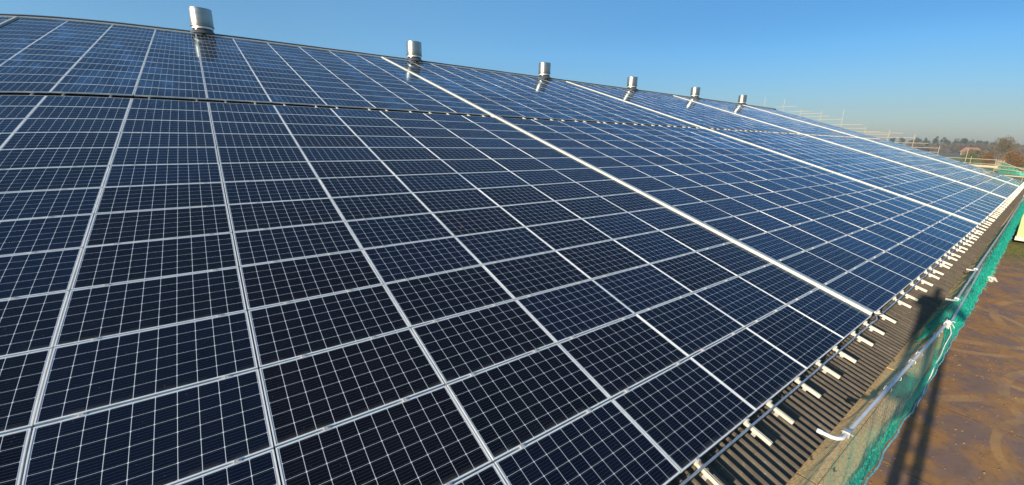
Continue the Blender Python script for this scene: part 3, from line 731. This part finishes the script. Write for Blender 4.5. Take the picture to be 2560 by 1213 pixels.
def trunk(b, h, r, rn, limbs=6, spread=.5):
    b.tube([(0,0,-.1),(rn.uniform(-.1,.1)*h*.2,0,h*.35),(rn.uniform(-.1,.1)*h*.2,0,h*.7),(0,0,h*.95)], [r,r*.75,r*.4,r*.1], 7)
    for k in range(limbs):
        a = rn.uniform(0,6.28); z = h*rn.uniform(.3,.7); l = h*spread*rn.uniform(.5,1)
        b.tube([(0,0,z),(l*.5*math.cos(a),l*.5*math.sin(a),z+l*.35),(l*math.cos(a),l*math.sin(a),z+l*.6)], [r*.35,r*.2,r*.06], 5)
def tree(name, x, y, h, rx, mat, label, cat, nq, size, seed, group=None, low=.5):
    rn = random.Random(seed); o = empty(name, (x, y, 0)); tag(o, label, cat, group)
    b = MB(); trunk(b, h, h*.03+.03, rn, 9, .45); link('trunk', b.mesh('trunk', [M_bark]), o)
    b = MB(); crown(b, (0,0,h*(low+(1-low)*.45)), rx, h*(1-low)*.62, nq, size, rn, 16); link('crown', b.mesh('crown', [mat]), o)
tree('bush', 240, 2.2, 5.8, 3.0, M_russet, 'rust-brown bush behind the far scaffold platform', 'bush', 1800, .25, 1, low=.05)
tree('bush', 205, -7.6, 6.6, 4.3, M_russet, 'large rust-red bush at the right edge of the photo', 'bush', 2600, .28, 2, low=.05)
tree('tree', 330, 3.5, 14.0, 5.6, M_olive, 'tall olive-brown tree standing above the rusty bushes', 'tree', 3600, .32, 3, low=.25)
tree('bush', 285, 11.5, 4.6, 4.6, leafmat('hedge_green', (.07,.11,.03), (.11,.12,.035)), 'green hedge bush left of the rusty bush behind the platform', 'bush', 1500, .3, 14, low=.05)
tree('bush', 300, -3.0, 6.0, 6.5, leafmat('autumn_orange', (.22,.11,.03), (.15,.11,.03)), 'orange autumn bush between the rusty bush and the frame edge', 'bush', 2000, .3, 15, low=.05)
tree('bush', 430, 22, 6.5, 10, M_olive, 'low olive hedge bush beyond the pasture', 'bush', 1500, .7, 4, low=.05)
tree('bush', 180, 30, 9.2, 4.2, leafmat('ochre_leaves', (.24,.13,.03), (.16,.09,.03)), 'ochre young tree poking up behind the gable scaffold', 'bush', 1500, .35, 5, low=.1)
tree('bush', 170, 36.5, 9.9, 2.6, leafmat('ochre_twigs', (.22,.12,.05), (.16,.09,.04)), 'thin ochre shrub left of the young tree behind the gable', 'bush', 500, .3, 6, low=.1)
pines = [(2232,22),(2253,22),(2297,22.5),(2317,22),(2342,25),(2361,24),(2374,20),(2390,20),(2403,25),(2410,23),(2431,21),(2447,22),(2456,19),(2465,18.5),(2484,19)]
def yat(px, X):                                              # pixel column to lateral position at distance X, for the treetops read off the photo
    lo, hi = -400.0, 800.0
    for _ in range(50):
        mid = (lo+hi)/2; q = proj((X, mid, 20))
        if q and q[0] > px: lo = mid
        else: hi = mid
    return lo
for k,(px,h) in enumerate(pines):
    y = yat(px, 930); rn = random.Random(50+k); o = empty('pine_tree', (930, y, 0))
    tag(o, 'dark pine above the brown wood on the skyline, %s pine from the left' % ORD[k+1], 'pine', 'dark pines rising from the distant wood')
    b = MB(); trunk(b, h, .45, rn, 5, .2); link('trunk', b.mesh('trunk', [M_bark]), o)
    b = MB(); crown(b, (0,0,h*.72), h*(.20 if k not in (8,9) else .34), h*.28, 320, 1.3, rn, 8); link('crown', b.mesh('crown', [M_pine]), o)
b = MB(); rn = random.Random(77)
for k in range(520):
    y = rn.uniform(-260, 560); X = rn.uniform(780, 1010); h = rn.uniform(11, 15) + (X-780)*.012 + 1.5*math.sin(y*.03)
    if X < 860 : h *= .8
    crown(b, (X, y, h*.52), rn.uniform(6,10), h*.55, 110, 1.7, rn, 5)
tag(link('distant_wood', b.mesh('distant_wood', [M_twig])), 'brown leafless wood along the horizon', 'wood', kind='stuff')
b = MB(); rn = random.Random(78)
for k in range(120):
    y = rn.uniform(-260, 560); crown(b, (990+rn.uniform(0,40), y, rn.uniform(13,17)), rn.uniform(4,7), 4, 60, 1.5, rn, 3)
tag(link('distant_conifers', b.mesh('distant_conifers', [M_pine])), 'dark conifers massed behind the brown wood', 'wood', kind='stuff')

# ------------------------------------------------------------------ houses and sheds far off
M_tile = simple('red_roof_tiles', (.36,.17,.105), .85, 0, .3, .6); M_brick = simple('pale_brick', (.36,.30,.20), .85); M_dark = simple('dark_window', (.03,.035,.05), .3); M_blk = simple('black_weatherboard', (.035,.035,.045), .8)
o = empty('farmhouse', (640, yat(2437, 640), 0)); tag(o, 'distant farmhouse with a hipped red tiled roof before the wood', 'house')
b = MB(); b.box(-5,5,-7.5,7.5,0,3.6); link('wall', b.mesh('house_wall', [M_brick]), o)
b = MB(); b.v += [(-6,-9,3.4),(6,-9,3.4),(6,9,3.4),(-6,9,3.4),(0,-5,8.2),(0,5,8.2)]
for q in ((0,1,4),(1,2,5,4),(2,3,5),(3,0,4,5),(3,2,1,0)): b.face(q)
link('roof', b.mesh('house_roof', [M_tile]), o)
for y0, y1 in ((3.2,6.8),(-5.5,-3.0),(-1,1)):
    b = MB(); b.box(-5.06,-4.99,y0,y1,.8,3.1); link('window', b.mesh('house_window', [M_dark]), o)
o = empty('shed', (620, yat(2312, 620), 0)); tag(o, 'dark low shed half hidden behind the gable scaffold tubes', 'shed')
b = MB(); b.box(-4,4,-6,6,0,3.6); link('wall', b.mesh('shed_wall', [M_blk]), o)
b = MB(); b.v += [(-4.6,-6.4,3.5),(4.6,-6.4,3.5),(4.6,6.4,3.5),(-4.6,6.4,3.5),(0,-6.4,5.2),(0,6.4,5.2)]
for q in ((0,1,4),(1,2,5,4),(2,3,5),(3,0,4,5)): b.face(q)
link('roof', b.mesh('shed_roof', [M_blk]), o)
o = empty('caravan', (330, yat(2530, 330)-2, 0)); tag(o, 'small pale yellow caravan between the rusty bushes', 'caravan')
b = MB(); b.box(-1.2,1.2,-1.9,1.9,.5,2.7); link('body', b.mesh('caravan_body', [M_cream]), o)
b = MB(); b.box(-1.22,-1.19,-1.2,.9,1.4,2.2); link('window', b.mesh('caravan_window', [M_dark]), o)
for sy in (-.9,.9):
    b = MB(); b.tube([(-1.25,sy,.35),(-1.0,sy,.35)], .35, 14); link('wheel', b.mesh('caravan_wheel', [M_tyre]), o)
o = empty('field_fence', (300, 0, 0)); tag(o, 'thin post fence crossing the green pasture', 'fence')
b = MB(); b.box(-.06,.06,-.06,.06,0,1.2); pm_ = b.mesh('post', [M_bark])
for k in range(40): link('post', pm_, o, (0,-40+k*4,0))
b = MB(); b.box(.061,.10,-40,118,0,.05); pm_ = b.mesh('rail', [M_bark])
for z in (.5,1.05): link('rail', pm_, o, (0,0,z))

# ------------------------------------------------------------------ the photographer and the tower he stands on (behind the camera; they cast the long shadow)
TX, TY = -.95, -15.22; TZ = 5.33
o = empty('access_tower', (TX, TY, 0)); tag(o, 'narrow access tower with ladder standing behind the camera', 'access tower')
for sx in (-.45, .25):
    for sy in (-.16, -.52):
        b = MB(); b.tube([(sx,sy,0),(sx,sy,TZ)], .032, 10); link('upright', b.mesh('tower_upright', [M_tube], True), o)
for y0 in (-.29,-.60):
    b = MB(); b.box(-.05,.05,y0,y0+.19,0,TZ-.06); link('ladder_stile', b.mesh('ladder_stile', [M_board]), o)  # made extra broad to cast two thick shadow bands on the yard
b = MB(); b.tube([(0,-.42,0),(0,-.28,0)], .03, 6); pm_ = b.mesh('rung', [M_tube])  # thickened to fill in the shadow between the stiles
for k in range(20): link('rung', pm_, o, (0,0,.25+k*.25))
b = MB(); b.box(-.6,.4,-.62,.22,TZ-.05,TZ); link('platform', b.mesh('tower_platform', [M_board]), o)
import bmesh
def person2(px, py, pz):
    bm = bmesh.new(); lay = bm.verts.layers.skin.verify(); J = {}
    def add(n, p, r, par=None, r2=None):
        v = bm.verts.new(p); v[lay].radius = (r, r2 or r); v[lay].use_root = (par is None); J[n] = v
        if par: bm.edges.new((J[par], v))
    add('pelvis', (0,0,.95), .15, None, .19); add('waist', (0,0,1.10), .16, 'pelvis', .22); add('chest', (.01,0,1.32), .17, 'waist', .25); add('neck0', (0,0,1.47), .08, 'chest'); add('neck', (.01,0,1.53), .06, 'neck0'); add('jaw', (.035,0,1.59), .075, 'neck'); add('head', (.02,0,1.67), .115, 'jaw'); add('crown', (.01,0,1.74), .075, 'head')
    add('nose', (.135,0,1.655), .014, 'head')
    for s, q in ((1,'l'),(-1,'r')):
        add(q+'sh', (0,.21*s,1.40), .095, 'chest')
        el = (.10,.30,1.20) if s > 0 else (.02,-.60,1.10); wr = (.28,.12,1.22) if s > 0 else (.24,-.40,1.27)
        add(q+'el', el, .068, q+'sh'); add(q+'wr', wr, .033, q+'el'); pm = (wr[0]+.06, wr[1]+(0 if s > 0 else .06), wr[2]+.03); add(q+'palm', pm, .034, q+'wr')
        for f in range(4):
            add(q+'a%d'%f, (pm[0]+.045+.004*(f%2), pm[1]-.015*s, pm[2]+.028-.019*f), .0095, q+'palm'); add(q+'b%d'%f, (pm[0]+.065-.004*abs(f-1), pm[1]-.042*s, pm[2]+.028-.019*f), .008, q+'a%d'%f)
        add(q+'t1', (pm[0]-.005, pm[1]-.04*s, pm[2]+.035), .011, q+'palm'); add(q+'t2', (pm[0]+.02, pm[1]-.065*s, pm[2]+.045), .009, q+'t1')
        add(q+'hip', (0,.10*s,.88), .105, 'pelvis'); add(q+'kn', (.03,.13*s,.50), .07, q+'hip'); add(q+'an', (0,.14*s,.10), .048, q+'kn'); add(q+'toe', (.17,.15*s,.05), .042, q+'an')
    me = bpy.data.meshes.new('person'); bm.to_mesh(me); bm.free()
    o = link('person', me, None, (px,py,pz)); o.modifiers.new('skin','SKIN'); ss = o.modifiers.new('sub','SUBSURF'); ss.levels = 1; ss.render_levels = 1
    me.materials.append(simple('work_clothes', (.03,.04,.07), .85)); return o
pe = person2(TX-.02, -15.20, TZ)
tag(pe, 'person in dark work clothes holding up a phone behind the camera', 'person')

# ------------------------------------------------------------------ winter haze
M_haze = bpy.data.materials.new('haze'); M_haze.use_nodes = True; ht = M_haze.node_tree; ht.nodes.clear()
ho = ht.nodes.new('ShaderNodeOutputMaterial'); hv = ht.nodes.new('ShaderNodeVolumePrincipled'); hv.inputs['Color'].default_value = (.84, .90, .93, 1); hv.inputs['Density'].default_value = .00033; hv.inputs['Anisotropy'].default_value = .2
ht.links.new(hv.outputs[0], ho.inputs['Volume'])
b = MB(); b.box(-420, 1600, -1550, 2550, -1, 30); 
hz = link('haze', b.mesh('haze', [M_haze])); hz['kind'] = 'stuff'; hz['label'] = 'thin winter haze over the fields'; hz['category'] = 'haze'

b = MB(); rn = random.Random(91)
for k in range(2600):
    x = rn.uniform(7, 44); y = -13.2 - abs(rn.gauss(0, 2.2)); r_0 = rn.uniform(.006, .028)*(1.6 if rn.random() < .06 else 1); n0 = len(b.v)
    b.v += [(x+rn.uniform(-.2,.2)*r_0+r_0*math.cos(a)*rn.uniform(.7,1.2), y+r_0*math.sin(a)*rn.uniform(.7,1.2), .004) for a in (0,1.26,2.5,3.8,5.0)] + [(x, y, .004+r_0*rn.uniform(.5,.9))]
    for q in range(5): b.face((n0+q, n0+(q+1)%5, n0+5))
o = link('mud_clods', b.mesh('mud_clods', [simple('dry_mud', (.34,.19,.08), .95, 0, .5, 2)])); tag(o, 'small clods of mud and grit scattered over the yard', 'mud', kind='stuff')
b = MB()
for k in range(5200):
    x = 45.8 - abs(rn.gauss(0, 2.4)); y = -13.7 - abs(rn.gauss(0, 1.6)); h = rn.uniform(.03,.11); a = rn.uniform(0,6.28); dx, dy = math.cos(a)*.012, math.sin(a)*.012; n0 = len(b.v)
    b.v += [(x-dx,y-dy,.004),(x+dx,y+dy,.004),(x+rn.uniform(-.04,.04),y+rn.uniform(-.04,.04),h)]; b.face((n0,n0+1,n0+2))
o = link('weed_grass', b.mesh('weed_grass', [simple('weed_green', (.13,.14,.035), .9, 0, .4, 3)])); tag(o, 'rough grass and weeds at the far end of the yard', 'grass', kind='stuff')
